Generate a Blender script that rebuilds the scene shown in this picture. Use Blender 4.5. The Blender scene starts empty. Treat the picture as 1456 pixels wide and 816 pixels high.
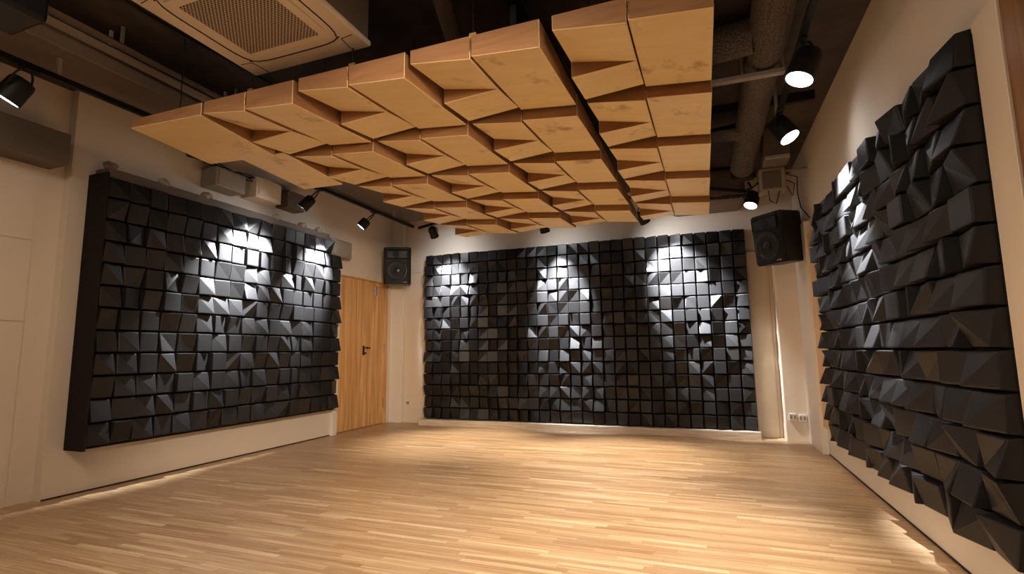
import bpy, bmesh, math, random
from mathutils import Vector, Matrix, Quaternion
sc = bpy.context.scene
C = sc.collection
PI = math.pi
# ------------------------------------------------------------------ camera
cd = bpy.data.cameras.new('camera'); cam = bpy.data.objects.new('camera', cd); C.objects.link(cam)
cd.sensor_width = 36.0; cd.lens = 730.17 / 1456 * 36.0; cd.clip_start = 0.05
_r = Vector((0.93605728, 0.35163431, -0.01225035)); _u = Vector((0.05552655, -0.11325265, 0.99201343)); _f = Vector((-0.34743857, 0.92926161, 0.12553601))
m = Matrix.Identity(4)
for i in range(3):
    m[i][0] = _r[i]; m[i][1] = _u[i]; m[i][2] = -_f[i]
m.translation = (0, 0, 1.08); cam.matrix_world = m
sc.camera = cam
# ------------------------------------------------------------------ exposure, world, fill lamps
sc.view_settings.view_transform = 'Standard'; sc.view_settings.look = 'None'
sc.view_settings.gamma = 1.0; sc.view_settings.use_curve_mapping = False
sc.view_settings.exposure = 0.24
w = bpy.data.worlds.new('world'); sc.world = w; w.use_nodes = True
w.node_tree.nodes['Background'].inputs[0].default_value = (1.0, 0.74, 0.52, 1)
w.node_tree.nodes['Background'].inputs[1].default_value = 0.10

def area(name, loc, aim, size, power, col, sy=None):
    l = bpy.data.lights.new(name, 'AREA'); l.energy = power; l.color = col
    l.shape = 'RECTANGLE'; l.size = size; l.size_y = sy or size
    o = bpy.data.objects.new(name, l); C.objects.link(o); o.location = loc
    o.rotation_euler = (Vector(aim) - Vector(loc)).to_track_quat('-Z', 'Y').to_euler()
    return o
def spot(name, loc, aim, power, col, cone, blend=0.5, rad=0.03, parent=None):
    l = bpy.data.lights.new(name, 'SPOT'); l.energy = power; l.color = col
    l.spot_size = math.radians(cone); l.spot_blend = blend; l.shadow_soft_size = rad
    o = bpy.data.objects.new(name, l); C.objects.link(o)
    q = (Vector(aim) - Vector(loc)).to_track_quat('-Z', 'Y')
    if parent:
        o.parent = parent; o.location = Vector(loc) - parent.location
    else: o.location = loc
    o.rotation_euler = q.to_euler()
    return o
WARM = (1.0, 0.80, 0.60); COOL = (0.93, 0.96, 1.0); NEUT = (1.0, 0.86, 0.68)
area('fill_area', (-1.9, 0.2, 3.1), (-1.7, 1.6, 0.0), 2.6, 60, WARM, 1.2)  # unseen soft fill added over the camera end
# added fill spots without fixtures, standing in for lamps around the camera end
spot('fill_spot', (-0.3, 1.0, 3.0), (-0.9, 3.5, 0.0), 70, NEUT, 70, 1.0, 0.15)
spot('fill_spot', (-2.9, 0.6, 3.0), (-2.4, 3.5, 0.0), 95, NEUT, 70, 1.0, 0.15)
spot('fill_spot', (0.8, 0.1, 2.3), (-4.7, 5.9, 0.75), 800, WARM, 44, 1.0, 0.25)  # added to brighten the lower left wall and the door
spot('fill_spot', (-3.9, 0.2, 2.3), (1.1, 4.4, 0.35), 400, WARM, 44, 1.0, 0.25)  # added to brighten the lower right wall

# ------------------------------------------------------------------ materials
def newmat(name, col, rough=0.5, metal=0.0, spec=0.5):
    mt = bpy.data.materials.new(name); mt.use_nodes = True
    b = mt.node_tree.nodes['Principled BSDF']
    b.inputs['Base Color'].default_value = (*col, 1); b.inputs['Roughness'].default_value = rough
    b.inputs['Metallic'].default_value = metal; b.inputs['Specular IOR Level'].default_value = spec
    return mt
def nodes(mt): return mt.node_tree.nodes, mt.node_tree.links, mt.node_tree.nodes['Principled BSDF']
def noise_var(mt, scale, c1, c2, stretch=(1, 1, 1), detail=4, bump=0.0, lo=0.3, hi=0.7, distort=0.0):
    n, l, b = nodes(mt)
    tc = n.new('ShaderNodeTexCoord'); mp = n.new('ShaderNodeMapping'); mp.inputs['Scale'].default_value = stretch
    nz = n.new('ShaderNodeTexNoise'); nz.inputs['Scale'].default_value = scale; nz.inputs['Detail'].default_value = detail
    nz.inputs['Distortion'].default_value = distort
    cr = n.new('ShaderNodeValToRGB'); cr.color_ramp.elements[0].position = lo; cr.color_ramp.elements[1].position = hi
    cr.color_ramp.elements[0].color = (*c1, 1); cr.color_ramp.elements[1].color = (*c2, 1)
    l.new(tc.outputs['Object'], mp.inputs[0]); l.new(mp.outputs[0], nz.inputs['Vector']); l.new(nz.outputs['Fac'], cr.inputs[0])
    l.new(cr.outputs[0], b.inputs['Base Color'])
    if bump:
        bp = n.new('ShaderNodeBump'); bp.inputs['Strength'].default_value = bump; bp.inputs['Distance'].default_value = 0.01
        l.new(nz.outputs['Fac'], bp.inputs['Height']); l.new(bp.outputs[0], b.inputs['Normal'])
    return cr
M = {}
M['wall'] = newmat('painted_wall', (0.74, 0.65, 0.54), 0.65)
noise_var(M['wall'], 1.3, (0.73, 0.64, 0.53), (0.77, 0.68, 0.57), detail=3)
M['wallpanel'] = newmat('wall_panel_paint', (0.64, 0.53, 0.41), 0.5)
noise_var(M['wallpanel'], 2.0, (0.74, 0.63, 0.50), (0.78, 0.67, 0.54), detail=2)
M['white'] = newmat('white_paint', (0.80, 0.75, 0.68), 0.4)
M['ceiling'] = newmat('dark_ceiling_paint', (0.05, 0.036, 0.026), 0.8)
noise_var(M['ceiling'], 6, (0.035, 0.025, 0.018), (0.07, 0.05, 0.036), detail=6, bump=0.2)
M['soffit'] = newmat('brown_soffit', (0.16, 0.12, 0.085), 0.7)
M['foam'] = newmat('black_foam', (0.013, 0.0125, 0.013), 0.42, 0, 0.36)
noise_var(M['foam'], 240, (0.012, 0.0115, 0.012), (0.016, 0.0155, 0.016), detail=2, bump=0.08)
M['board'] = newmat('black_board', (0.014, 0.011, 0.010), 0.8, 0, 0.15)
noise_var(M['board'], 12, (0.013, 0.010, 0.009), (0.018, 0.013, 0.011), (1, 1, 6), detail=3)
M['black'] = newmat('black_metal', (0.007, 0.007, 0.007), 0.5, 0, 0.3)
M['blackplastic'] = newmat('black_plastic', (0.008, 0.0085, 0.010), 0.4, 0, 0.35)
M['cone'] = newmat('speaker_cone', (0.012, 0.014, 0.018), 0.3)
M['grey'] = newmat('grey_paint', (0.30, 0.27, 0.23), 0.55)
M['darkgrey'] = newmat('dark_grey_paint', (0.12, 0.095, 0.072), 0.6)
M['steel'] = newmat('steel', (0.45, 0.44, 0.42), 0.35, 0.9)
M['brass'] = newmat('brass', (0.55, 0.36, 0.14), 0.35, 0.9)
M['acwhite'] = newmat('cassette_plastic', (0.72, 0.62, 0.50), 0.45)
M['socket'] = newmat('socket_plastic', (0.80, 0.77, 0.70), 0.35)
M['slot'] = newmat('dark_slot', (0.02, 0.018, 0.015), 0.8)
def emis(name, col, s):
    mt = bpy.data.materials.new(name); mt.use_nodes = True; n, l, b = nodes(mt)
    b.inputs['Base Color'].default_value = (0.8, 0.8, 0.8, 1); b.inputs['Emission Color'].default_value = (*col, 1); b.inputs['Emission Strength'].default_value = s
    return mt
M['glow'] = emis('lit_lens', (0.95, 0.97, 1.0), 6.0)
M['lens_off'] = newmat('dark_lens', (0.05, 0.05, 0.055), 0.15)
# light wood of the suspended ceiling blocks
M['ply'] = newmat('maple_veneer', (0.55, 0.33, 0.16), 0.55, 0, 0.35)
def ply_nodes(mt, a, b_, k):
    n, l, b = nodes(mt)
    tc = n.new('ShaderNodeTexCoord'); gi = n.new('ShaderNodeObjectInfo')
    ad = n.new('ShaderNodeVectorMath'); ad.operation = 'ADD'
    sca = n.new('ShaderNodeVectorMath'); sca.operation = 'SCALE'; sca.inputs['Scale'].default_value = 13.0
    cb = n.new('ShaderNodeCombineXYZ'); l.new(gi.outputs['Random'], cb.inputs[0]); l.new(gi.outputs['Random'], cb.inputs[1])
    l.new(cb.outputs[0], sca.inputs[0]); l.new(tc.outputs['Object'], ad.inputs[0]); l.new(sca.outputs[0], ad.inputs[1])
    mp = n.new('ShaderNodeMapping'); mp.inputs['Scale'].default_value = k; l.new(ad.outputs[0], mp.inputs[0])
    nz = n.new('ShaderNodeTexNoise'); nz.inputs['Scale'].default_value = 3.0; nz.inputs['Detail'].default_value = 5; nz.inputs['Distortion'].default_value = 0.6
    l.new(mp.outputs[0], nz.inputs['Vector'])
    cr = n.new('ShaderNodeValToRGB'); cr.color_ramp.elements[0].position = 0.3; cr.color_ramp.elements[1].position = 0.7
    cr.color_ramp.elements[0].color = (*a, 1); cr.color_ramp.elements[1].color = (*b_, 1); l.new(nz.outputs['Fac'], cr.inputs[0])
    # brown water stains: large soft blotches, here and there
    n2 = n.new('ShaderNodeTexNoise'); n2.inputs['Scale'].default_value = 4.2; n2.inputs['Detail'].default_value = 6; n2.inputs['Roughness'].default_value = 0.6
    l.new(ad.outputs[0], n2.inputs['Vector'])
    c2 = n.new('ShaderNodeValToRGB'); c2.color_ramp.elements[0].position = 0.60; c2.color_ramp.elements[1].position = 0.74
    c2.color_ramp.elements[0].color = (0, 0, 0, 1); c2.color_ramp.elements[1].color = (0.75, 0.75, 0.75, 1); l.new(n2.outputs['Fac'], c2.inputs[0])
    mx = n.new('ShaderNodeMixRGB'); l.new(c2.outputs[0], mx.inputs[0]); l.new(cr.outputs[0], mx.inputs[1]); mx.inputs[2].default_value = (0.33, 0.16, 0.06, 1)
    l.new(mx.outputs[0], b.inputs['Base Color'])
ply_nodes(M['ply'], (0.80, 0.61, 0.30), (0.86, 0.67, 0.36), (1, 5, 1))
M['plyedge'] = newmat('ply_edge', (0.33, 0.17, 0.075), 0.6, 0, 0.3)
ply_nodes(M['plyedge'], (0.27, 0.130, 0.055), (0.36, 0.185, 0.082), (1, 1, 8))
# door wood, vertical grain, boards of slightly different tone
def door_mat(name, dark, light):
    mt = newmat(name, light, 0.4); n, l, b = nodes(mt)
    tc = n.new('ShaderNodeTexCoord'); mp = n.new('ShaderNodeMapping'); mp.inputs['Scale'].default_value = (18, 18, 0.9)
    nz = n.new('ShaderNodeTexNoise'); nz.inputs['Scale'].default_value = 1.0; nz.inputs['Detail'].default_value = 6; nz.inputs['Distortion'].default_value = 0.8
    l.new(tc.outputs['Object'], mp.inputs[0]); l.new(mp.outputs[0], nz.inputs['Vector'])
    cr = n.new('ShaderNodeValToRGB'); cr.color_ramp.elements[0].position = 0.32; cr.color_ramp.elements[1].position = 0.68
    cr.color_ramp.elements[0].color = (*dark, 1); cr.color_ramp.elements[1].color = (*light, 1); l.new(nz.outputs['Fac'], cr.inputs[0])
    l.new(cr.outputs[0], b.inputs['Base Color']); return mt
M['door'] = door_mat('oak_door', (0.50, 0.235, 0.075), (0.84, 0.52, 0.22))
M['walnut'] = door_mat('brown_wood', (0.20, 0.095, 0.032), (0.30, 0.15, 0.055))
M['pine'] = door_mat('pine_boards', (0.62, 0.38, 0.18), (0.80, 0.56, 0.32))
# whitewashed plinth with horizontal grain
M['plinth'] = newmat('whitewashed_wood', (0.7, 0.6, 0.48), 0.45)
noise_var(M['plinth'], 5, (0.58, 0.45, 0.32), (0.80, 0.72, 0.60), (0.6, 6, 12), detail=4)
# narrow strip parquet: strips run along X
def floor_mat():
    mt = newmat('strip_parquet', (0.5, 0.3, 0.15), 0.34, 0, 0.5); n, l, b = nodes(mt)
    tc = n.new('ShaderNodeTexCoord'); sx = n.new('ShaderNodeSeparateXYZ'); l.new(tc.outputs['Object'], sx.inputs[0])
    def mth(op, a, c=None, v=None):
        k = n.new('ShaderNodeMath'); k.operation = op
        if isinstance(a, (int, float)): k.inputs[0].default_value = a
        else: l.new(a, k.inputs[0])
        if c is not None:
            if isinstance(c, (int, float)): k.inputs[1].default_value = c
            else: l.new(c, k.inputs[1])
        if v is not None: k.inputs[2].default_value = v
        return k.outputs[0]
    row = mth('FLOOR', mth('DIVIDE', sx.outputs[1], 0.040))
    wn = n.new('ShaderNodeTexWhiteNoise'); wn.noise_dimensions = '1D'; l.new(row, wn.inputs['W'])
    ln = mth('ADD', mth('DIVIDE', sx.outputs[0], 0.55), mth('MULTIPLY', wn.outputs['Value'], 7.0))
    colf = mth('FLOOR', ln)
    cb = n.new('ShaderNodeCombineXYZ'); l.new(row, cb.inputs[0]); l.new(colf, cb.inputs[1])
    w2 = n.new('ShaderNodeTexWhiteNoise'); w2.noise_dimensions = '2D'; l.new(cb.outputs[0], w2.inputs['Vector'])
    cr = n.new('ShaderNodeValToRGB'); e = cr.color_ramp.elements
    e[0].position = 0.0; e[0].color = (0.45, 0.280, 0.150, 1); e[1].position = 1.0; e[1].color = (0.68, 0.50, 0.32, 1)
    x = e.new(0.55); x.color = (0.54, 0.355, 0.200, 1); x = e.new(0.85); x.color = (0.57, 0.385, 0.220, 1)
    l.new(w2.outputs['Value'], cr.inputs[0])
    mp = n.new('ShaderNodeMapping'); mp.inputs['Scale'].default_value = (1.2, 60, 1)
    av = n.new('ShaderNodeVectorMath'); av.operation = 'ADD'; l.new(tc.outputs['Object'], av.inputs[0]); l.new(w2.outputs['Color'], av.inputs[1])
    l.new(av.outputs[0], mp.inputs[0])
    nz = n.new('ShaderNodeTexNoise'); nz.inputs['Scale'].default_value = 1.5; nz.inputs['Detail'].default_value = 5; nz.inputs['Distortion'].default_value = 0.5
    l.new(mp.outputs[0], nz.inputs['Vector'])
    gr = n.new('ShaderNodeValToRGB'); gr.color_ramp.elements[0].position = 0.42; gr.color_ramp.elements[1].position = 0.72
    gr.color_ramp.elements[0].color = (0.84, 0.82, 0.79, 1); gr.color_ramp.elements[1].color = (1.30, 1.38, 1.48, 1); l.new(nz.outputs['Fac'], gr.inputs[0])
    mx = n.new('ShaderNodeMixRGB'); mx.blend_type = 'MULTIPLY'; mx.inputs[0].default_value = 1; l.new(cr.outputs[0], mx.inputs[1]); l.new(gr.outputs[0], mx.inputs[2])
    # thin joints
    fy = mth('FRACT', mth('DIVIDE', sx.outputs[1], 0.040)); fx = mth('FRACT', ln)
    jy = mth('LESS_THAN', fy, 0.04); jx = mth('LESS_THAN', fx, 0.006)
    j = mth('MULTIPLY', mth('MAXIMUM', jy, jx), 0.35)
    m2 = n.new('ShaderNodeMixRGB'); l.new(j, m2.inputs[0]); l.new(mx.outputs[0], m2.inputs[1]); m2.inputs[2].default_value = (0.20, 0.10, 0.045, 1)
    l.new(m2.outputs[0], b.inputs['Base Color'])
    rr = mth('MULTIPLY_ADD', w2.outputs['Value'], 0.12, 0.30); l.new(rr, b.inputs['Roughness'])
    return mt
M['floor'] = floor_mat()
# woven insulation on the duct
M['insul'] = newmat('woven_insulation', (0.15, 0.115, 0.08), 0.75)
def insul():
    n, l, b = nodes(M['insul']); tc = n.new('ShaderNodeTexCoord')
    mp = n.new('ShaderNodeMapping'); mp.inputs['Scale'].default_value = (75, 75, 75); l.new(tc.outputs['Object'], mp.inputs[0])
    v = n.new('ShaderNodeTexVoronoi'); v.inputs['Scale'].default_value = 1.0; v.inputs['Randomness'].default_value = 0.6; l.new(mp.outputs[0], v.inputs['Vector'])
    cr = n.new('ShaderNodeValToRGB'); cr.color_ramp.elements[0].position = 0.15; cr.color_ramp.elements[1].position = 0.6
    cr.color_ramp.elements[0].color = (0.17, 0.13, 0.09, 1); cr.color_ramp.elements[1].color = (0.06, 0.045, 0.032, 1)
    l.new(v.outputs['Distance'], cr.inputs[0]); l.new(cr.outputs[0], b.inputs['Base Color'])
    bp = n.new('ShaderNodeBump'); bp.invert = True; bp.inputs['Distance'].default_value = 0.005; l.new(v.outputs['Distance'], bp.inputs['Height']); l.new(bp.outputs[0], b.inputs['Normal'])
insul()
# perforated grille: dark round holes in a tan sheet
M['grille'] = newmat('perforated_sheet', (0.5, 0.4, 0.3), 0.5)
def grille():
    n, l, b = nodes(M['grille']); tc = n.new('ShaderNodeTexCoord')
    mp = n.new('ShaderNodeMapping'); mp.inputs['Scale'].default_value = (62, 62, 0.0); mp.inputs['Rotation'].default_value = (0, 0, 0.785); l.new(tc.outputs['Object'], mp.inputs[0])
    v = n.new('ShaderNodeTexVoronoi'); v.inputs['Scale'].default_value = 1.0; v.inputs['Randomness'].default_value = 0.0; l.new(mp.outputs[0], v.inputs['Vector'])
    cr = n.new('ShaderNodeValToRGB'); cr.color_ramp.elements[0].position = 0.36; cr.color_ramp.elements[1].position = 0.44
    cr.color_ramp.elements[0].color = (0.03, 0.022, 0.015, 1); cr.color_ramp.elements[1].color = (0.55, 0.45, 0.35, 1)
    l.new(v.outputs['Distance'], cr.inputs[0]); l.new(cr.outputs[0], b.inputs['Base Color'])
grille()

# ------------------------------------------------------------------ builders
def new_bm(): return bmesh.new()
def add_box(bm, lo, hi, bev=0.0, seg=1):
    lo, hi = Vector(lo), Vector(hi)
    r = bmesh.ops.create_cube(bm, size=1.0)
    c = (lo + hi) / 2; s = hi - lo
    for v in r['verts']: v.co = Vector((v.co.x * s.x, v.co.y * s.y, v.co.z * s.z)) + c
    if bev:
        es = list({e for v in r['verts'] for e in v.link_edges})
        bmesh.ops.bevel(bm, geom=es, offset=bev, segments=seg, affect='EDGES', profile=0.5)
def frame_of(d):
    d = Vector(d).normalized(); a = Vector((0, 0, 1)) if abs(d.z) < 0.95 else Vector((1, 0, 0))
    x = d.cross(a).normalized(); y = x.cross(d).normalized(); return x, y, d
def add_lathe(bm, base, d, prof, seg=24, cap=True):
    """profile of (radius, distance along d)"""
    x, y, z = frame_of(d); base = Vector(base); rings = []
    for r, h in prof:
        rings.append([bm.verts.new(base + z * h + (x * math.cos(2 * PI * i / seg) + y * math.sin(2 * PI * i / seg)) * max(r, 1e-4)) for i in range(seg)])
    for a, b in zip(rings, rings[1:]):
        for i in range(seg):
            bm.faces.new((a[i], b[i], b[(i + 1) % seg], a[(i + 1) % seg]))
    if cap:
        bm.faces.new(rings[0]); bm.faces.new(list(reversed(rings[-1])))
def add_tube(bm, pts, r, seg=8):
    pts = [Vector(p) for p in pts]; rings = []
    px = None
    for i, p in enumerate(pts):
        d = (pts[min(i + 1, len(pts) - 1)] - pts[max(i - 1, 0)]).normalized()
        if px is None: x, y, _ = frame_of(d)
        else:
            x = (px - d * px.dot(d)).normalized(); y = d.cross(x)
        px = x
        rings.append([bm.verts.new(p + (x * math.cos(2 * PI * k / seg) + y * math.sin(2 * PI * k / seg)) * r) for k in range(seg)])
    for a, b in zip(rings, rings[1:]):
        for i in range(seg): bm.faces.new((a[i], b[i], b[(i + 1) % seg], a[(i + 1) % seg]))
    bm.faces.new(rings[0]); bm.faces.new(list(reversed(rings[-1])))
def to_mesh(name, bm, mats, smooth=False):
    bmesh.ops.recalc_face_normals(bm, faces=bm.faces[:])
    me = bpy.data.meshes.new(name); bm.to_mesh(me); bm.free()
    for mt in (mats if isinstance(mats, (list, tuple)) else [mats]): me.materials.append(mt)
    if smooth:
        for p in me.polygons: p.use_smooth = True
        try: me.set_sharp_from_angle(angle=math.radians(35))
        except Exception: pass
    return me
def wpos(o):
    v = Vector(o.location)
    return v if o.parent is None else v + wpos(o.parent)
def obj(name, bm, mats, parent=None, smooth=False):
    """bm in world coordinates; parents carry no rotation"""
    if parent:
        bmesh.ops.translate(bm, verts=bm.verts[:], vec=-wpos(parent))
    o = bpy.data.objects.new(name, to_mesh(name, bm, mats, smooth)); C.objects.link(o)
    if parent: o.parent = parent
    return o
def tag(o, label=None, cat=None, group=None, kind=None):
    if label: o['label'] = label
    if cat: o['category'] = cat
    if group: o['group'] = group
    if kind: o['kind'] = kind
    return o
def thing(name, label, cat, loc, group=None):
    o = bpy.data.objects.new(name, None); C.objects.link(o); o.location = loc; o.empty_display_size = 0.05
    return tag(o, label, cat, group)
def struct(name, bm, mt, parent=None, label=None, smooth=False):
    o = obj(name, bm, mt, parent, smooth)
    if not parent:
        o['kind'] = 'structure'
        if label: o['label'] = label
    return o
def box_struct(name, lo, hi, mt, parent=None, label=None, bev=0.0):
    bm = new_bm(); add_box(bm, lo, hi, bev); return struct(name, bm, mt, parent, label)
def box_part(name, lo, hi, mt, parent, bev=0.0, seg=1):
    bm = new_bm(); add_box(bm, lo, hi, bev, seg); return obj(name, bm, mt, parent)

# ------------------------------------------------------------------ setting
XL, XR, YB, ZC, Y0 = -4.78, 1.12, 7.20, 3.30, -2.2
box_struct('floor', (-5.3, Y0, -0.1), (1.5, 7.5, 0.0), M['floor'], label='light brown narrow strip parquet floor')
box_struct('ceiling', (-5.3, Y0, ZC), (1.5, 7.5, ZC + 0.12), M['ceiling'], label='dark painted open ceiling')
bm = new_bm(); add_box(bm, (XL - 0.4, 2.53, 0), (XL, 5.83, ZC)); add_box(bm, (XL - 0.4, Y0, 0), (XL - 0.09, 2.53, ZC))
add_box(bm, (XL - 0.4, 5.83, 2.19), (XL, 7.5, ZC)); add_box(bm, (XL - 0.4, 7.07, 0), (XL, 7.5, 2.19)); add_box(bm, (XL - 0.4, 5.83, 0), (XL - 0.12, 7.07, 2.19))
struct('wall_left', bm, M['wall'], label='beige wall on the left')
box_struct('wall_back', (XL - 0.4, YB, 0), (XR + 0.4, YB + 0.3, ZC), M['wall'], label='beige wall at the far end')
box_struct('wall_right', (XR, Y0, 0), (XR + 0.3, 7.5, ZC), M['wall'], label='beige wall on the right')
# lower wall cladding either side of the far black panel
bm = new_bm(); add_box(bm, (-4.555, YB - 0.012, 0), (-4.14, YB + 0.01, 2.38)); add_box(bm, (-4.555, YB - 0.022, 2.376), (-4.14, YB + 0.01, 2.384))
add_box(bm, (0.55, YB - 0.012, 0), (0.785, YB + 0.01, 2.32)); add_box(bm, (0.792, YB - 0.012, 0), (0.83, YB + 0.01, 2.32)); add_box(bm, (0.55, YB - 0.022, 2.316), (0.83, YB + 0.01, 2.324))
struct('trim_1', bm, M['wallpanel'], label='beige panels on the lower far wall')
box_struct('trim_2', (XL + 0.0, 7.13, 0), (-4.56, YB, ZC), M['white'], label='pale corner pilaster beside the door')
box_struct('trim_3', (0.83, 6.93, 0), (1.062, YB, 2.5), M['wallpanel'], label='pale pillar in the right far corner', bev=0.004)
box_struct('trim_4', (1.062, 6.22, 0), (XR, 7.2, 2.45), M['white'], label='white boxed out pilaster on the right wall')
box_struct('trim_5', (1.085, 5.3, 0.28), (XR, 6.22, 2.3), M['pine'], label='pine boards behind the black blocks')
box_struct('trim_6', (XL, 5.74, 0), (-4.73, 5.83, 2.25), M['white'], label='white post at the left side of the door', bev=0.004)
box_struct('trim_7', (1.085, 2.305, 0), (XR, 2.49, 2.385), M['wallpanel'], label='beige jamb beside the right panel', bev=0.003)
bm = new_bm(); add_box(bm, (1.092, 2.22, 0), (XR, 2.30, ZC), 0.003); add_box(bm, (1.06, 1.9, 0), (XR, 2.215, ZC), 0.003)
struct('trim_8', bm, M['walnut'], label='brown wood frame at the right edge')
bm = new_bm()
add_box(bm, (-4.87, 1.2, 0), (-4.862, 2.36, 1.35)); add_box(bm, (-4.87, 1.2, 1.36), (-4.862, 2.36, 1.98)); add_box(bm, (-4.87, 1.2, 1.99), (-4.862, 2.36, 2.56))
struct('trim_9', bm, M['wall'], label='recessed beige wall panels at the left edge')
box_struct('shadow_line_left', (XL - 0.01, 2.54, 0), (XL + 0.004, 5.74, 0.012), M['slot'])  # dark strip drawn in as the shadow line at the wall foot
box_struct('shadow_line_right', (XR - 0.004, 2.5, 0), (XR + 0.01, 6.2, 0.012), M['slot'])  # same dark strip standing in for shadow along the right wall

# double door
d = box_struct('door_1', (XL - 0.10, 5.85, 0.0), (XL - 0.09, 7.06, 2.19), M['slot'], label='oak double door in the left wall')
for a, b_ in ((5.85, 6.455), (6.463, 6.99)):
    f = box_part('leaf', (XL - 0.088, a, 0.006), (XL - 0.035, b_, 2.185), M['door'], d, 0.002)
box_part('door_frame', (XL - 0.088, 6.996, 0.0), (XL - 0.015, 7.065, 2.19), M['door'], d, 0.002)
box_part('door_head', (XL - 0.088, 5.85, 2.187), (XL + 0.004, 7.066, 2.205), M['door'], d, 0.001)
bm = new_bm(); add_box(bm, (XL - 0.036, 6.46, 1.06), (XL - 0.026, 6.50, 1.20), 0.004, 2); add_tube(bm, [(XL - 0.03, 6.48, 1.17), (XL + 0.02, 6.48, 1.17), (XL + 0.025, 6.50, 1.17), (XL + 0.025, 6.56, 1.165)], 0.011)
add_tube(bm, [(XL - 0.03, 6.48, 1.09), (XL + 0.012, 6.48, 1.09)], 0.016)
obj('door_handle', bm, M['black'], d)
box_part('door_closer_plate', (XL - 0.036, 6.72, 1.98), (XL - 0.015, 6.79, 2.13), M['steel'], d, 0.004)
for z in (0.25, 1.1, 1.98):
    bm = new_bm(); add_tube(bm, [(XL - 0.02, 7.0, z), (XL - 0.02, 7.0, z + 0.13)], 0.012); obj('hinge', bm, M['steel'], d)
# long grey soffit box on the left wall
t = box_struct('trim_10', (XL - 0.1, Y0, 2.58), (-4.62, 2.42, 2.83), M['darkgrey'], label='grey brown boxed soffit high on the left wall')
# plinth
o = box_part('plinth', (-4.13, 6.93, 0), (0.56, YB - 0.012, 0.092), M['plinth'], None, 0.004)
tag(o, 'long low whitewashed wooden plinth under the far black panel', 'plinth')

# ------------------------------------------------------------------ black block walls
def block_bm(sa, sb, hs, diag, bev):
    """block with base sa x sb, corner heights hs (00,10,11,01); diag 0: crease 00-11, 1: crease 10-01, None flat"""
    bm = bmesh.new(); a, b = sa / 2, sb / 2; tp = 0.006
    base = [bm.verts.new(v) for v in ((-a, -b, 0), (a, -b, 0), (a, b, 0), (-a, b, 0))]
    top = [bm.verts.new(v) for v in ((-a + tp, -b + tp, hs[0]), (a - tp, -b + tp, hs[1]), (a - tp, b - tp, hs[2]), (-a + tp, b - tp, hs[3]))]
    for i in range(4):
        j = (i + 1) % 4; bm.faces.new((base[i], base[j], top[j], top[i]))
    if diag == 0: bm.faces.new((top[0], top[1], top[2])); bm.faces.new((top[0], top[2], top[3]))
    elif diag == 1: bm.faces.new((top[0], top[1], top[3])); bm.faces.new((top[1], top[2], top[3]))
    else: bm.faces.new(top)
    ts = set(top)
    es = [e for e in bm.edges if (e.verts[0] in ts and e.verts[1] in ts and (e.link_faces[0].normal.z < .1 or True)) or (e.verts[0] in ts) != (e.verts[1] in ts)]
    keep = []
    for e in es:
        ti = [v in ts for v in e.verts]
        if all(ti):
            i, j = top.index(e.verts[0]), top.index(e.verts[1])
            if abs(i - j) == 2: continue
        keep.append(e)
    bm.normal_update()
    bmesh.ops.bevel(bm, geom=keep, offset=bev, segments=2, affect='EDGES', profile=0.6, clamp_overlap=True)
    return bm
def block_types(k):
    # b axis is up. corners: 0 = low-left, 1 = low-right, 2 = up-right, 3 = up-left
    L, Mh, H = 0.045 * k, 0.075 * k, 0.120 * k
    T = []
    T.append(((Mh, H, Mh, L + .01), 1, 5))       # crease from low-right... lit upper triangle
    T.append(((L + .01, H, L + .02, L), 1, 7))   # peak low right
    T.append(((H, L, L, Mh), 0, 3))
    T.append(((Mh, Mh, Mh, Mh), None, 4))
    T.append(((H, H, L + .01, L + .01), None, 4))
    T.append(((L, H * .9, H * .9, L), None, 2))
    T.append(((H, L, L, H), None, 2))
    T.append(((L, Mh, H, Mh), 1, 3))
    T.append(((H * .85, H * .85, H * .85, H * .85), None, 3))
    T.append(((H, L + .01, Mh, L + .01), 1, 3))
    T.append(((Mh, L, H, L), 0, 2))
    T.append(((L, L, Mh, H), 0, 1))
    T.append(((L + .01, H, L + .01, H * .8), 1, 2))
    T.append(((L + .01, L + .01, H * .9, H * .9), None, 4))
    return T
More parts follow.
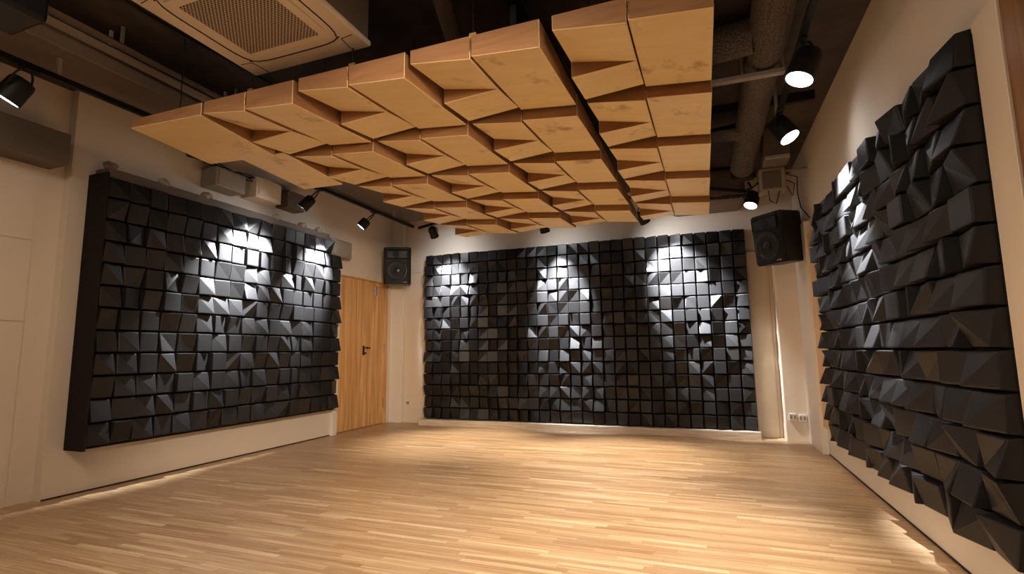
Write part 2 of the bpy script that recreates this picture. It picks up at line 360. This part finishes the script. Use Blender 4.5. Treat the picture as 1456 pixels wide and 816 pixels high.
def block_wall(root, A, B, N, origin, wa, wb, na, nb, k, seed, skip=(), bev=0.007, gap=0.007, weights=None, ga=1.0):
    """tile the plane at origin (corner, world) with blocks; A, B in-plane unit vectors, N outward"""
    A, B, N, origin = Vector(A), Vector(B), Vector(N), Vector(origin); rnd = random.Random(seed)
    pa, pb = wa / na, wb / nb; T = block_types(k); R3 = Matrix((A, B, N)).transposed().to_4x4()
    meshes = []
    for v in range(2):
        for hs, dg, wt in T:
            s = 1.0 if v == 0 else 0.82
            bm = block_bm(pa - gap * ga, pb - gap, [h * s + (0.012 * k if v else 0) for h in hs], dg, bev)
            bm.transform(R3); 
            if A.cross(B).dot(N) < 0: bmesh.ops.reverse_faces(bm, faces=bm.faces[:])
            meshes.append(to_mesh('block', bm, M['foam']))
    wts = (weights or [t[2] for t in T]) * 2
    spots = []
    for i in range(na):
        for j in range(nb):
            if (i, j) in skip: continue
            ti = rnd.choices(range(len(meshes)), wts)[0]
            c = origin + A * pa * (i + .5) + B * pb * (j + .5)
            sz = 1 / ((c - cam.matrix_world.translation).length ** 2)
            spots.append((sz, i, j, ti, c))
    spots.sort(key=lambda q: -q[0])
    rest = bmesh.new()
    for n_, (sz, i, j, ti, c) in enumerate(spots):
        if n_ < 100:
            o = bpy.data.objects.new('foam_block', meshes[ti]); C.objects.link(o); o.parent = root; o.location = c - root.location
        else:
            t = bmesh.new(); t.from_mesh(meshes[ti]); bmesh.ops.translate(t, verts=t.verts[:], vec=c)
            me = bpy.data.meshes.new('tmp'); t.to_mesh(me); t.free(); rest.from_mesh(me); bpy.data.meshes.remove(me)
    if len(spots) > 100:
        o = obj('foam_block_field', rest, M['foam'], root); o['kind'] = 'stuff'
    else: rest.free()
# left panel
t = thing('acoustic_diffuser', 'black block acoustic panel on the left wall with smooth dark near side', 'acoustic panel', (-4.70, 4.15, 0.38))
bm = new_bm(); add_box(bm, (XL + .002, 2.68, 0.36), (-4.62, 5.445, 2.57)); add_box(bm, (XL + .002, 5.445, 0.36), (-4.62, 5.62, 2.395)); obj('backing_board', bm, M['board'], t)
box_part('side_panel', (XL + .002, 2.655, 0.355), (-4.545, 2.679, 2.60), M['board'], t, 0.003)
bm = new_bm(); add_box(bm, (XL + .002, 2.70, 2.572), (-4.60, 5.42, 2.66), 0.01, 2); obj('top_ledge', bm, M['darkgrey'], t)
block_wall(t, (0, 1, 0), (0, 0, 1), (1, 0, 0), (-4.62, 2.68, 0.38), 2.94, 2.20, 17, 12, 0.84, 5, skip={(16, 11)}, bev=0.007, ga=2.0, gap=0.006,
           weights=[8, 6, 1, 6, 1, 2, 2, 3, 5, 2, 2, 1, 3, 3])
rn = random.Random(3)
for y in (2.72, 3.18, 3.62, 4.52, 4.93, 5.22):      # crumpled cloth wads on the ledge
    bm = new_bm(); bmesh.ops.create_icosphere(bm, subdivisions=3, radius=0.045)
    for v in bm.verts: v.co = Vector((v.co.x * .8, v.co.y * 1.2, v.co.z * .8)) * (1 + 0.28 * math.sin(v.co.x * 130 + y * 9) * math.cos(v.co.y * 110 + v.co.z * 90))
    bmesh.ops.translate(bm, verts=bm.verts[:], vec=(-4.62, y, 2.675)); obj('cloth_wad', bm, M['grey'] if y > 3 else M['soffit'], t, True)
# far panel
t = thing('acoustic_diffuser', 'widest black block acoustic panel, on the far wall above the plinth', 'acoustic panel', (-1.78, 7.1, 0.1))
box_part('backing_board', (-4.08, 7.08, 0.095), (0.53, YB, 2.60), M['board'], t, 0.003)
block_wall(t, (1, 0, 0), (0, 0, 1), (0, -1, 0), (-4.09, 7.085, 0.10), 4.63, 2.51, 30, 15, 0.98, 11, bev=0.006, gap=0.006,
           weights=[3, 4, 4, 4, 4, 4, 4, 4, 4, 4, 4, 4, 2, 5])
bm = new_bm(); add_box(bm, (-4.05, 7.12, 2.60), (0.5, YB, 2.625)); obj('top_rail', bm, M['white'], t)
# right panel
t = thing('acoustic_diffuser', 'tall black block acoustic panel on the right wall, nearest the camera', 'acoustic panel', (1.07, 4.0, 0.26))
box_part('backing_board', (1.075, 2.53, 0.26), (XR - .002, 5.60, 2.37), M['board'], t, 0.004)
block_wall(t, (0, 1, 0), (0, 0, 1), (-1, 0, 0), (1.09, 2.50, 0.25), 3.12, 2.13, 14, 13, 0.94, 23, bev=0.008, gap=0.005,
           weights=[5, 7, 7, 1, 3, 4, 4, 3, 2, 7, 2, 2, 4, 1])

# ------------------------------------------------------------------ suspended wooden ceiling
ZT = 2.715
def wood_block(name, x0, x1, y0, y1, drops, parent):
    """block hanging down from ZT: drops at (x0y0, x1y0, x1y1, x0y1)"""
    bm = bmesh.new(); P = [(x0, y0), (x1, y0), (x1, y1), (x0, y1)]
    tp = [bm.verts.new((x, y, ZT)) for x, y in P]; bt = [bm.verts.new((x, y, ZT - dz)) for (x, y), dz in zip(P, drops)]
    bm.faces.new(tp)
    for i in range(4):
        j = (i + 1) % 4; bm.faces.new((tp[i], tp[j], bt[j], bt[i]))
    hd = drops[0] + drops[2] >= drops[1] + drops[3]
    if abs(drops[0] + drops[2] - drops[1] - drops[3]) < 1e-6: fs = [bm.faces.new(bt)]
    elif hd: fs = [bm.faces.new((bt[0], bt[1], bt[2])), bm.faces.new((bt[0], bt[2], bt[3]))]
    else: fs = [bm.faces.new((bt[0], bt[1], bt[3])), bm.faces.new((bt[1], bt[2], bt[3]))]
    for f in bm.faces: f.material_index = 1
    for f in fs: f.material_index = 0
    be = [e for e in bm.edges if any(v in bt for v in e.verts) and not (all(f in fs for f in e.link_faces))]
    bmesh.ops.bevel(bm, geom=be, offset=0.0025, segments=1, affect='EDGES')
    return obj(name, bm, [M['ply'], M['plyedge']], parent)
ORD = ['nearest', 'second', 'third', 'fourth', 'farthest']
COLN = ['leftmost', 'second from left', 'second from right', 'rightmost']
UX = [-2.965, -2.19, -1.42, -0.62]; UW = 0.735; PY = 0.80; UD = 0.775; YS = 2.26
def hanger(x, y, parent):
    bm = new_bm(); add_tube(bm, [(x, y, ZT - 0.002), (x, y, ZC)], 0.004); obj('hanger_rod', bm, M['black'], parent)
    bm = new_bm(); add_box(bm, (x - .02, y - .012, ZT), (x + .02, y + .012, ZT + .035)); obj('bracket', bm, M['brass'], parent)
for r in range(5):
    for c, x in enumerate(UX):
        y = YS + PY * r
        lab = 'plywood ceiling diffuser of four sloped blocks, %s in the %s row' % (COLN[c], ORD[r])
        t = thing('ceiling_diffuser', lab, 'ceiling panel', (x + UW / 2, y + UD / 2, ZT), 'plywood ceiling diffusers')
        xm = x + UW * 0.49; ym = y + UD * 0.5
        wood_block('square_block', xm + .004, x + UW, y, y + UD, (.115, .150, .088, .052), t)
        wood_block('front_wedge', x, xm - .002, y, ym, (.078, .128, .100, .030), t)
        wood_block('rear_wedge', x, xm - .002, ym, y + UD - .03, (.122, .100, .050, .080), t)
        hanger(xm, y + .04, t); hanger(xm, y + UD - .08, t)
        bm = new_bm(); add_tube(bm, [(xm + .001, y - .004, ZT - .02), (xm + .001, y - .004, ZT - .085)], 0.005); obj('connector_pin', bm, M['brass'], t)
for (x0, x1, y0, y1, lab) in ((-3.66, -2.985, YS, YS + .62, 'single plywood slab at the near left corner of the wooden ceiling'),
                              (-3.42, -2.985, YS + .70, YS + 1.40, 'single plywood slab behind the corner slab of the wooden ceiling')):
    t = thing('ceiling_diffuser', lab, 'ceiling panel', ((x0 + x1) / 2, (y0 + y1) / 2, ZT))
    wood_block('slab_block', x0, x1, y0, y1, (.060, .085, .135, .105) if y0 < 2.5 else (.07, .08, .12, .11), t)
    hanger((x0 + x1) / 2, y0 + .1, t)

# ------------------------------------------------------------------ air conditioner cassette
cx, cy, cz, hw = -2.165, 1.89, 2.85, 0.44
t = thing('ceiling_air_conditioner', 'square beige cassette air conditioner with perforated grille above the wooden ceiling', 'air conditioner', (cx, cy, ZC))
box_part('body', (cx - .36, cy - .36, cz + .03), (cx + .42, cy + .44, ZC), M['soffit'], t, 0.01)
bm = new_bm(); add_box(bm, (cx - hw, cy - hw, cz), (cx + hw, cy + hw, cz + .035), 0.012, 2); obj('face_panel', bm, M['acwhite'], t)
box_part('inner_panel', (cx - .30, cy - .27, cz - .010), (cx + .30, cy + .27, cz + .002), M['acwhite'], t, 0.006, 2)
g = box_part('grille', (cx - .25, cy - .22, cz - .013), (cx + .25, cy + .22, cz - .009), M['grille'], t)
def arc_slot(pts):
    bm = new_bm(); add_tube(bm, pts, 0.004, 6); obj('air_slot', bm, M['slot'], t)
for sx, sy in ((1, 0), (-1, 0), (0, 1), (0, -1)):
    pts = []
    for k in range(13):
        s = -1 + k / 6; e = 0.325 - 0.035 * (abs(s) ** 6)
        pts.append((cx + sx * (e + .02) + (0.33 * s if sx == 0 else 0), cy + sy * e + (0.30 * s if sy == 0 else 0), cz - .001))
    arc_slot(pts)
for sx in (-1, 1):
    for sy in (-1, 1):
        bm = new_bm(); add_tube(bm, [(cx + sx * .33, cy + sy * .31, cz - .001), (cx + sx * .41, cy + sy * .30, cz - .001)], 0.0025, 6)
        add_tube(bm, [(cx + sx * .33, cy + sy * .31, cz - .001), (cx + sx * .32, cy + sy * .43, cz - .001)], 0.0025, 6); obj('corner_seam', bm, M['slot'], t)

# ------------------------------------------------------------------ ducts and services
def simple(name, bm, mt, label, cat, smooth=False, group=None):
    o = obj(name, bm, mt, None, smooth); return tag(o, label, cat, group)
bm = new_bm(); add_box(bm, (-4.15, 0.4, 3.06), (-3.78, 3.35, ZC), 0.01)
simple('ceiling_duct', bm, M['soffit'], 'long brown rectangular duct under the ceiling along the left wall', 'duct')
bm = new_bm(); add_box(bm, (-4.42, 0.4, 3.13), (-4.30, 3.6, ZC), 0.01)
simple('ceiling_beam', bm, M['darkgrey'], 'narrow dark beam between the left wall and brown duct', 'beam')
for x, r, lab in ((-3.70, .045, 'thick tan pipe beside the brown rectangular duct'), (-3.58, .03, 'thinner tan pipe beside the thick tan pipe')):
    bm = new_bm(); add_tube(bm, [(x, 0.4, 3.16), (x, 3.3, 3.16)], r, 14)
    for y in (1.2, 2.1, 3.0): add_box(bm, (x - .006, y, 3.16), (x + .006, y + .02, ZC))
    simple('pipe', bm, M['grey' if r > .04 else 'soffit'], lab, 'pipe', True)
bm = new_bm(); add_tube(bm, [(-3.20, 0.4, 3.28), (-3.21, 2.0, 3.24), (-3.20, 3.2, 3.28)], .012, 8)
simple('cable', bm, M['black'], 'thin dark cable beside the tan pipes', 'cable')
bm = new_bm(); add_tube(bm, [(-1.18, 1.9, 3.2), (-1.40, 2.6, 3.2), (-1.55, 3.1, 3.2), (-1.75, 4.4, 3.2)], .055, 14)
simple('pipe', bm, M['soffit'], 'brown pipe crossing the dark ceiling above the wooden panels', 'pipe', True)
bm = new_bm(); add_tube(bm, [(-0.50, 1.5, 3.15), (-0.46, 4.5, 3.15)], .12, 20)
simple('round_duct', bm, M['insul'], 'short visible insulated duct above the rightmost wooden column', 'duct', True)
bm = new_bm(); add_box(bm, (-1.02, 1.6, 3.18), (-0.96, 5.2, 3.24)); add_box(bm, (-1.01, 2.72, 2.74), (-0.97, 2.76, 3.2))
simple('support_channel', bm, M['black'], 'black metal channel with drop rod above the wooden ceiling', 'channel')
# insulated round duct on the right
t = thing('insulated_duct', 'large woven insulated duct running along the right side of the ceiling', 'duct', (0.45, 4, ZC))
bm = new_bm(); add_tube(bm, [(0.49, 1.2, 3.16), (0.50, 3.0, 3.16), (0.50, 4.6, 3.16), (0.49, 5.6, 3.12), (0.48, 6.0, 3.05)], .125, 24); obj('main_duct', bm, M['insul'], t, True)
bm = new_bm(); add_tube(bm, [(-0.3, 3.62, 3.16), (0.1, 3.60, 3.15), (0.40, 3.56, 3.15)], .115, 20); obj('branch_duct', bm, M['insul'], t, True)
bm = new_bm(); add_box(bm, (0.10, 3.80, 2.985), (0.62, 3.85, 3.02), 0.004); add_box(bm, (0.34, 3.81, 3.0), (0.355, 3.84, ZC)); add_box(bm, (0.605, 3.81, 3.0), (0.62, 3.84, ZC)); obj('strap', bm, M['grey'], t)
bm = new_bm(); add_tube(bm, [(-0.6, 5.1, 3.12), (0.42, 5.1, 3.12)], .09, 16); obj('rear_branch_duct', bm, M['insul'], t, True)
box_part('hanger_bar', (-0.2, 4.85, 3.22), (1.0, 4.9, ZC), M['black'], t); box_part('end_collar', (0.36, 5.95, 2.92), (0.60, 6.05, 3.17), M['black'], t, 0.01)
bm = new_bm(); add_box(bm, (-0.35, 6.58, 2.86), (0.55, 7.2, ZC), 0.09, 4)
simple('duct_box', bm, M['soffit'], 'brown rounded plenum box at the far right ceiling corner', 'duct box')
bm = new_bm(); add_box(bm, (-4.1, 4.2, 3.05), (-3.55, 6.6, ZC), 0.01); add_box(bm, (-4.16, 4.2, 3.03), (-4.1, 6.6, 3.10))
simple('ceiling_duct', bm, M['darkgrey'], 'dark duct above the far left end of the wooden ceiling', 'duct')

# ------------------------------------------------------------------ lighting tracks and heads
def track(pts, lab, rods):
    t = thing('lighting_track', lab, 'lighting track', pts[0])
    bm = new_bm()
    for a, b_ in zip(pts, pts[1:]):
        a, b_ = Vector(a), Vector(b_); d = (b_ - a).normalized(); s = Vector((-d.y, d.x, 0)) * .018
        vs = [bm.verts.new(p + q) for p in (a, b_) for q in (s + Vector((0, 0, .018)), -s + Vector((0, 0, .018)), -s - Vector((0, 0, .018)), s - Vector((0, 0, .018)))]
        bm.faces.new(vs[:4]); bm.faces.new(vs[4:])
        for i in range(4): bm.faces.new((vs[i], vs[(i + 1) % 4], vs[4 + (i + 1) % 4], vs[4 + i]))
    obj('rail', bm, M['black'], t)
    for p in rods:
        bm = new_bm(); add_box(bm, (p[0] - .012, p[1] - .012, p[2]), (p[0] + .012, p[1] + .012, ZC if len(p) < 4 else p[3])); obj('drop_rod', bm, M['grey'], t)
track([(-3.93, 0.3, 2.92), (-3.93, 6.40, 2.92)], 'black lighting track hanging along the left wall', [(-3.93, 1.95, 2.93), (-3.93, 3.95, 2.93, 3.3), (-3.93, 5.9, 2.93, 3.05)])
track([(-3.9, 6.50, 2.92), (-3.3, 6.50, 3.02), (0.15, 6.50, 3.02), (0.58, 6.48, 2.92)], 'black lighting track hanging across the far end', [(-3.2, 6.5, 3.03), (-1.9, 6.5, 3.03), (-0.5, 6.5, 3.03)])
track([(0.66, 0.6, 2.98), (0.66, 4.75, 2.98)], 'black lighting track beside the woven duct on the right', [(0.66, 1.6, 2.99), (0.66, 3.1, 2.99), (0.66, 4.6, 2.99)])
bm = new_bm()
for k in range(4):
    ph = k * 1.6; add_tube(bm, [(-0.1 + i * .09, 6.47 + .02 * math.sin(i * 1.1 + ph), 2.875 + .014 * math.cos(i * 1.7 + ph) + .004 * k) for i in range(9)], .008, 6)
simple('cable_bundle', bm, M['black'], 'loose black cable bundle strapped under the far lighting track', 'cables', True)
def track_light(pos, aim, tz, lab, power=0, on=False, R=.055, L=.16, col=COOL, cone=60, blend=.7, offx=0.0, spill=0.0, bright=False):
    """head centred at pos pointing at aim, hung from a track at height tz"""
    pos, aim = Vector(pos), Vector(aim); d = (aim - pos).normalized()
    top = Vector((pos.x + offx, pos.y, tz - .02))
    t = thing('track_light', lab, 'spotlight', top, 'track spotlights')
    bm = new_bm(); b0 = pos - d * L / 2
    add_lathe(bm, b0, d, [(R * .55, 0), (R * .85, L * .06), (R * .97, L * .2), (R, L * .6), (R * 1.04, L), (R * .93, L), (R * .91, L * .90)], 28)
    obj('housing', bm, M['black'], t, True)
    bm = new_bm(); add_lathe(bm, b0 + d * (L * (.985 if bright else .905)), d, [(R * .90, 0), (R * .90, .003)], 28)
    obj('lens', bm, M['glow'] if on else M['lens_off'], t)
    # yoke: U shaped bracket around the housing
    side = d.cross(Vector((0, 0, 1)));
    side = side.normalized() if side.length > .1 else Vector((1, 0, 0))
    hub = Vector((pos.x + offx, pos.y, pos.z + max(.10, min(.16, tz - pos.z - .05)))) if tz > pos.z + .12 else Vector((pos.x + offx, pos.y, tz - .03))
    bm = new_bm(); pts = []
    rr = R * 1.25
    for k in range(13):
        a = PI * k / 12; up = (hub - pos)
        pts.append(pos + side * rr * math.cos(a) + up * (math.sin(a) ** .6))
    add_tube(bm, pts, .007, 6); obj('yoke', bm, M['black'], t, True)
    bm = new_bm(); add_tube(bm, [hub, top], .009, 8); add_box(bm, top - Vector((.022, .05, .014)), top + Vector((.022, .05, .0015)), .004)
    obj('track_adapter', bm, M['black'], t)
    if power:
        spot('lamp', b0 + d * (L + .012), aim, power, col, cone, blend, .035, t)
        if spill:
            e = b0 + d * (L + .012); h = Vector((aim.x - e.x, aim.y - e.y, 0)).normalized()
            spot('lamp_spill', e, e + h - Vector((0, 0, .45)), power * spill, col, 130, 1.0, .04, t)
track_light((-4.06, 1.80, 2.79), (-4.62, 1.35, 1.6), 2.92, 'black track spotlight at the left picture edge, lit lens facing the wall', 0, True, bright=True, offx=.13, R=.075, L=.17)
track_light((-4.08, 4.42, 2.76), (-4.62, 4.02, 1.97), 2.92, 'black track spotlight left of the pair aimed at the left panel', 1750, True, offx=.15, cone=56, blend=1.0, spill=.002, R=.06, L=.17)
track_light((-4.08, 5.44, 2.76), (-4.62, 5.04, 1.95), 2.92, 'black track spotlight nearest the door aimed at the left panel', 1500, True, offx=.15, cone=50, blend=1.0, spill=.002, R=.065, L=.13)
track_light((-3.62, 6.44, 2.82), (-3.62, 7.02, 2.12), 2.92, 'black track spotlight leftmost on the far track, beside the left speaker', 1200, True, cone=56, blend=1.0, spill=.012, R=.06)
track_light((-1.96, 6.50, 2.755), (-1.88, 7.02, 1.90), 3.02, 'small lit spotlight peeking below the wooden ceiling at centre', 1700, True, bright=True, cone=56, blend=1.0, spill=.007, R=.065)
track_light((-0.66, 6.50, 2.745), (-0.30, 7.02, 2.02), 3.02, 'spotlight peeking below the wooden ceiling right of centre', 2200, True, cone=60, blend=1.0, spill=.008, R=.065)
track_light((0.66, 3.40, 2.80), (-0.50, 3.05, 0.0), 2.98, 'lit black spotlight nearest the camera on the right track', 440, True, bright=True, R=.085, L=.20, col=NEUT, cone=72, blend=1.0)
track_light((0.66, 4.38, 2.80), (1.08, 4.15, 1.95), 2.98, 'lit black spotlight farther along the right track', 2300, True, bright=True, R=.08, L=.20, cone=46, blend=1.0, spill=.0015)
track_light((0.58, 6.25, 2.76), (-0.3, 5.3, 0.0), 2.90, 'lit black spotlight above the right speaker', 120, True, bright=True, R=.075, L=.17, col=NEUT, cone=70, offx=-.03)
track_light((-2.85, 6.50, 2.90), (-2.9, 5.85, 0.0), 3.02, 'added unseen spotlight behind the far wooden row, second from left on the far track', 480, True, col=NEUT, cone=54, blend=1.0)  # head added out of view to make the left rear floor pool
track_light((-1.30, 6.50, 2.90), (-1.05, 5.45, 0.0), 3.02, 'added unseen spotlight behind the far wooden row, third from right on the far track', 560, True, col=NEUT, cone=56, blend=1.0)  # unseen head added for the other light pool on the far floor
# black box head hanging top left
bm = new_bm(); add_box(bm, (-3.62, 1.15, 2.90), (-3.28, 1.56, 3.08), .02, 2); add_box(bm, (-3.47, 1.3, 3.07), (-3.43, 1.34, ZC))
simple('hanging_box', bm, M['blackplastic'], 'black box fixture hanging at the top left corner', 'fixture')

# ------------------------------------------------------------------ loudspeakers
def loudspeaker(c, front, lab, tilt, bracket_to):
    c = Vector(c); f = Vector(front).normalized(); f = (f - Vector((0, 0, tilt))).normalized()
    s = Vector((0, 0, 1)).cross(f).normalized(); u = f.cross(s)
    R3 = Matrix((s, f, u)).transposed().to_4x4(); T = Matrix.Translation(c) @ R3
    t = thing('loudspeaker', lab, 'speaker', c - Vector((0, 0, .29)), 'wall loudspeakers')
    W, D, H = .21, .19, .285
    bm = new_bm(); P = [(-W, D - .035), (-W + .04, D), (W - .04, D), (W, D - .035), (W * .80, -D), (-W * .80, -D)]
    a = [bm.verts.new((x, y, -H)) for x, y in P]; b_ = [bm.verts.new((x, y, H)) for x, y in P]
    bm.faces.new(a); bm.faces.new(b_)
    for i in range(6): bm.faces.new((a[i], a[(i + 1) % 6], b_[(i + 1) % 6], b_[i]))
    bmesh.ops.bevel(bm, geom=bm.edges[:], offset=.012, segments=2, affect='EDGES'); bm.transform(T); obj('cabinet', bm, M['blackplastic'], t)
    bm = new_bm(); add_lathe(bm, (0, D - .002, -.075), (0, 1, 0), [(.155, 0), (.158, .010), (.150, .014), (.135, .012), (.128, .004), (.07, -.0), (.045, .001), (.043, .012), (.02, .018), (.0, .019)], 40, False)
    bm.transform(T); obj('woofer', bm, M['cone'], t, True)
    bm = new_bm(); add_box(bm, (-.165, D - .004, .10), (.165, D + .006, .245), .02, 3); bm.transform(T); h = obj('horn_plate', bm, M['cone'], t)
    bm = new_bm(); add_lathe(bm, (0, D + .004, .17), (0, 1, 0), [(.055, .004), (.05, .006), (.02, .003), (.012, .012), (0, .014)], 24, False); bm.transform(T); obj('tweeter', bm, M['blackplastic'], t, True)
    bm = new_bm(); add_box(bm, (.10, D + .006, -.262), (.16, D + .009, -.25)); bm.transform(T); obj('badge', bm, M['grey'], t)
    bm = new_bm(); add_tube(bm, [c + Vector((0, 0, .1)) - f * D * .9, Vector(bracket_to)], .018, 10); q = Vector(bracket_to); obj('wall_bracket', bm, M['black'], t)
loudspeaker((-4.43, 6.80, 2.42), (.42, -.91, 0), 'black loudspeaker mounted above the door at the left far corner', .05, (-4.55, 7.12, 2.52))
loudspeaker((0.84, 6.42, 2.32), (-.74, -.67, 0), 'black loudspeaker turned sideways at the right far corner', .10, (1.06, 6.72, 2.40))

# ------------------------------------------------------------------ boxes, sockets and cables
def wall_box(name, lo, hi, mt, lab, cat, lid=None):
    t = thing(name, lab, cat, ((lo[0] + hi[0]) / 2, (lo[1] + hi[1]) / 2, lo[2]))
    box_part('body', lo, hi, mt, t, .008, 2)
    if lid: box_part('cover', lid[0], lid[1], M[lid[2]], t, .004)
    return t
wall_box('junction_box', (XL, 5.46, 2.40), (-4.60, 5.88, 2.63), M['grey'], 'beige grey wall box between left panel and door top', 'wall box', ((-4.605, 5.49, 2.42), (-4.59, 5.85, 2.61), 'grey'))
wall_box('wall_unit', (XL, 3.66, 2.80), (-4.56, 4.02, 3.00), M['grey'], 'pale grey box high on the left wall under the wood ceiling corner', 'wall box', ((-4.565, 3.69, 2.82), (-4.55, 3.99, 2.98), 'grey'))
wall_box('wall_unit', (XL, 4.16, 2.82), (-4.56, 4.52, 3.05), M['wallpanel'], 'cream box on the left wall right of the pale grey box', 'wall box', ((-4.565, 4.19, 2.85), (-4.55, 4.45, 3.02), 'wallpanel'))
wall_box('wall_unit', (XL, 4.66, 2.84), (-4.60, 4.95, 3.05), M['darkgrey'], 'small dark grey box on the left wall right of the cream box', 'wall box')
bm = new_bm()
for k in range(5): add_tube(bm, [(-4.62 + .03 * math.sin(i + k), 3.55 + i * .14, 3.02 + .03 * math.sin(i * 1.7 + k * 2)) for i in range(9)], .007, 6)
simple('cable_bundle', bm, M['black'], 'tangle of black cables over the boxes on the left wall', 'cables', True)
bm = new_bm(); add_lathe(bm, (-4.55, 3.33, 3.02), (0, 1, 0.1), [(.03, 0), (.045, .02), (.045, .16), (.03, .18)], 16)
add_tube(bm, [(-4.55, 3.4, 3.05), (-4.55, 3.4, ZC)], .008)
simple('cable_reel', bm, M['black'], 'small black cylinder fitting above the pale grey wall box', 'fitting', True)
bm = new_bm(); add_box(bm, (0.65, 5.55, 2.96), (0.89, 5.80, ZC), .015, 2); b1 = simple('projector_box', bm, M['darkgrey'], 'upper dark grey ceiling box hanging beside the end of the woven duct', 'ceiling box')
box_part('bezel', (0.66, 5.535, 2.965), (0.88, 5.555, 3.00), M['grey'], b1, .004)
t = thing('ceiling_box', 'lower pale grey hanging box above the right loudspeaker', 'ceiling box', (0.76, 6.1, 3.0))
box_part('body', (0.64, 6.0, 2.76), (0.90, 6.22, 3.03), M['grey'], t, .015, 2)
box_part('front_plate', (0.67, 5.985, 2.79), (0.85, 6.005, 2.98), M['darkgrey'], t, .006)
box_part('mount', (0.75, 6.08, 3.0), (0.79, 6.12, 3.10), M['black'], t)
bm = new_bm()
add_tube(bm, [(0.90, 6.05, 2.95), (1.02, 6.1, 2.92), (1.02, 6.15, 2.75), (1.05, 6.2, 2.60), (1.11, 6.1, 2.45)], .006, 6)
add_tube(bm, [(0.72, 6.0, 2.77), (0.73, 6.0, 2.66), (0.79, 6.0, 2.62), (0.83, 6.0, 2.76)], .006, 6)
add_tube(bm, [(0.90, 6.1, 2.85), (0.97, 6.1, 2.72), (0.99, 6.1, 2.85), (0.90, 6.08, 2.90)], .006, 6)
add_tube(bm, [(0.64, 6.1, 2.9), (0.57, 6.1, 2.85), (0.55, 6.2, 2.95)], .012, 6)
obj('cable', bm, M['black'], t, True)['label'] = 'black looping cables'
bm = new_bm(); add_tube(bm, [(0.86, 6.1, 3.0), (1.12, 6.1, 3.0)], .018, 10)
simple('ceiling_strut', bm, M['grey'], 'short grey arm from the hanging boxes to the right wall', 'strut')
def socket(name, lo, hi, lab, n=1, ax=1):
    t = thing(name, lab, 'wall socket', ((lo[0] + hi[0]) / 2, hi[1], lo[2]), None)
    box_part('plate', lo, hi, M['socket'], t, .004, 2)
    w_ = (hi[0] - lo[0]) / n
    for k in range(n):
        x = lo[0] + w_ * (k + .5); z = (lo[2] + hi[2]) / 2
        box_part('outlet', (x - w_ * .3, lo[1] - .003, z - .022), (x + w_ * .3, lo[1] + .001, z + .022), M['grey'], t, .001)
socket('wall_socket', (0.865, 6.905, 0.245), (0.945, 6.93, 0.325), 'white socket on the right corner pillar, left of the pair', 2)
socket('wall_socket', (0.965, 6.905, 0.235), (1.045, 6.93, 0.315), 'white socket on the right corner pillar, right of the pair', 2)
socket('wall_socket', (-4.50, 7.165, 0.265), (-4.42, 7.188, 0.345), 'small white socket low on the far wall beside the door', 1)
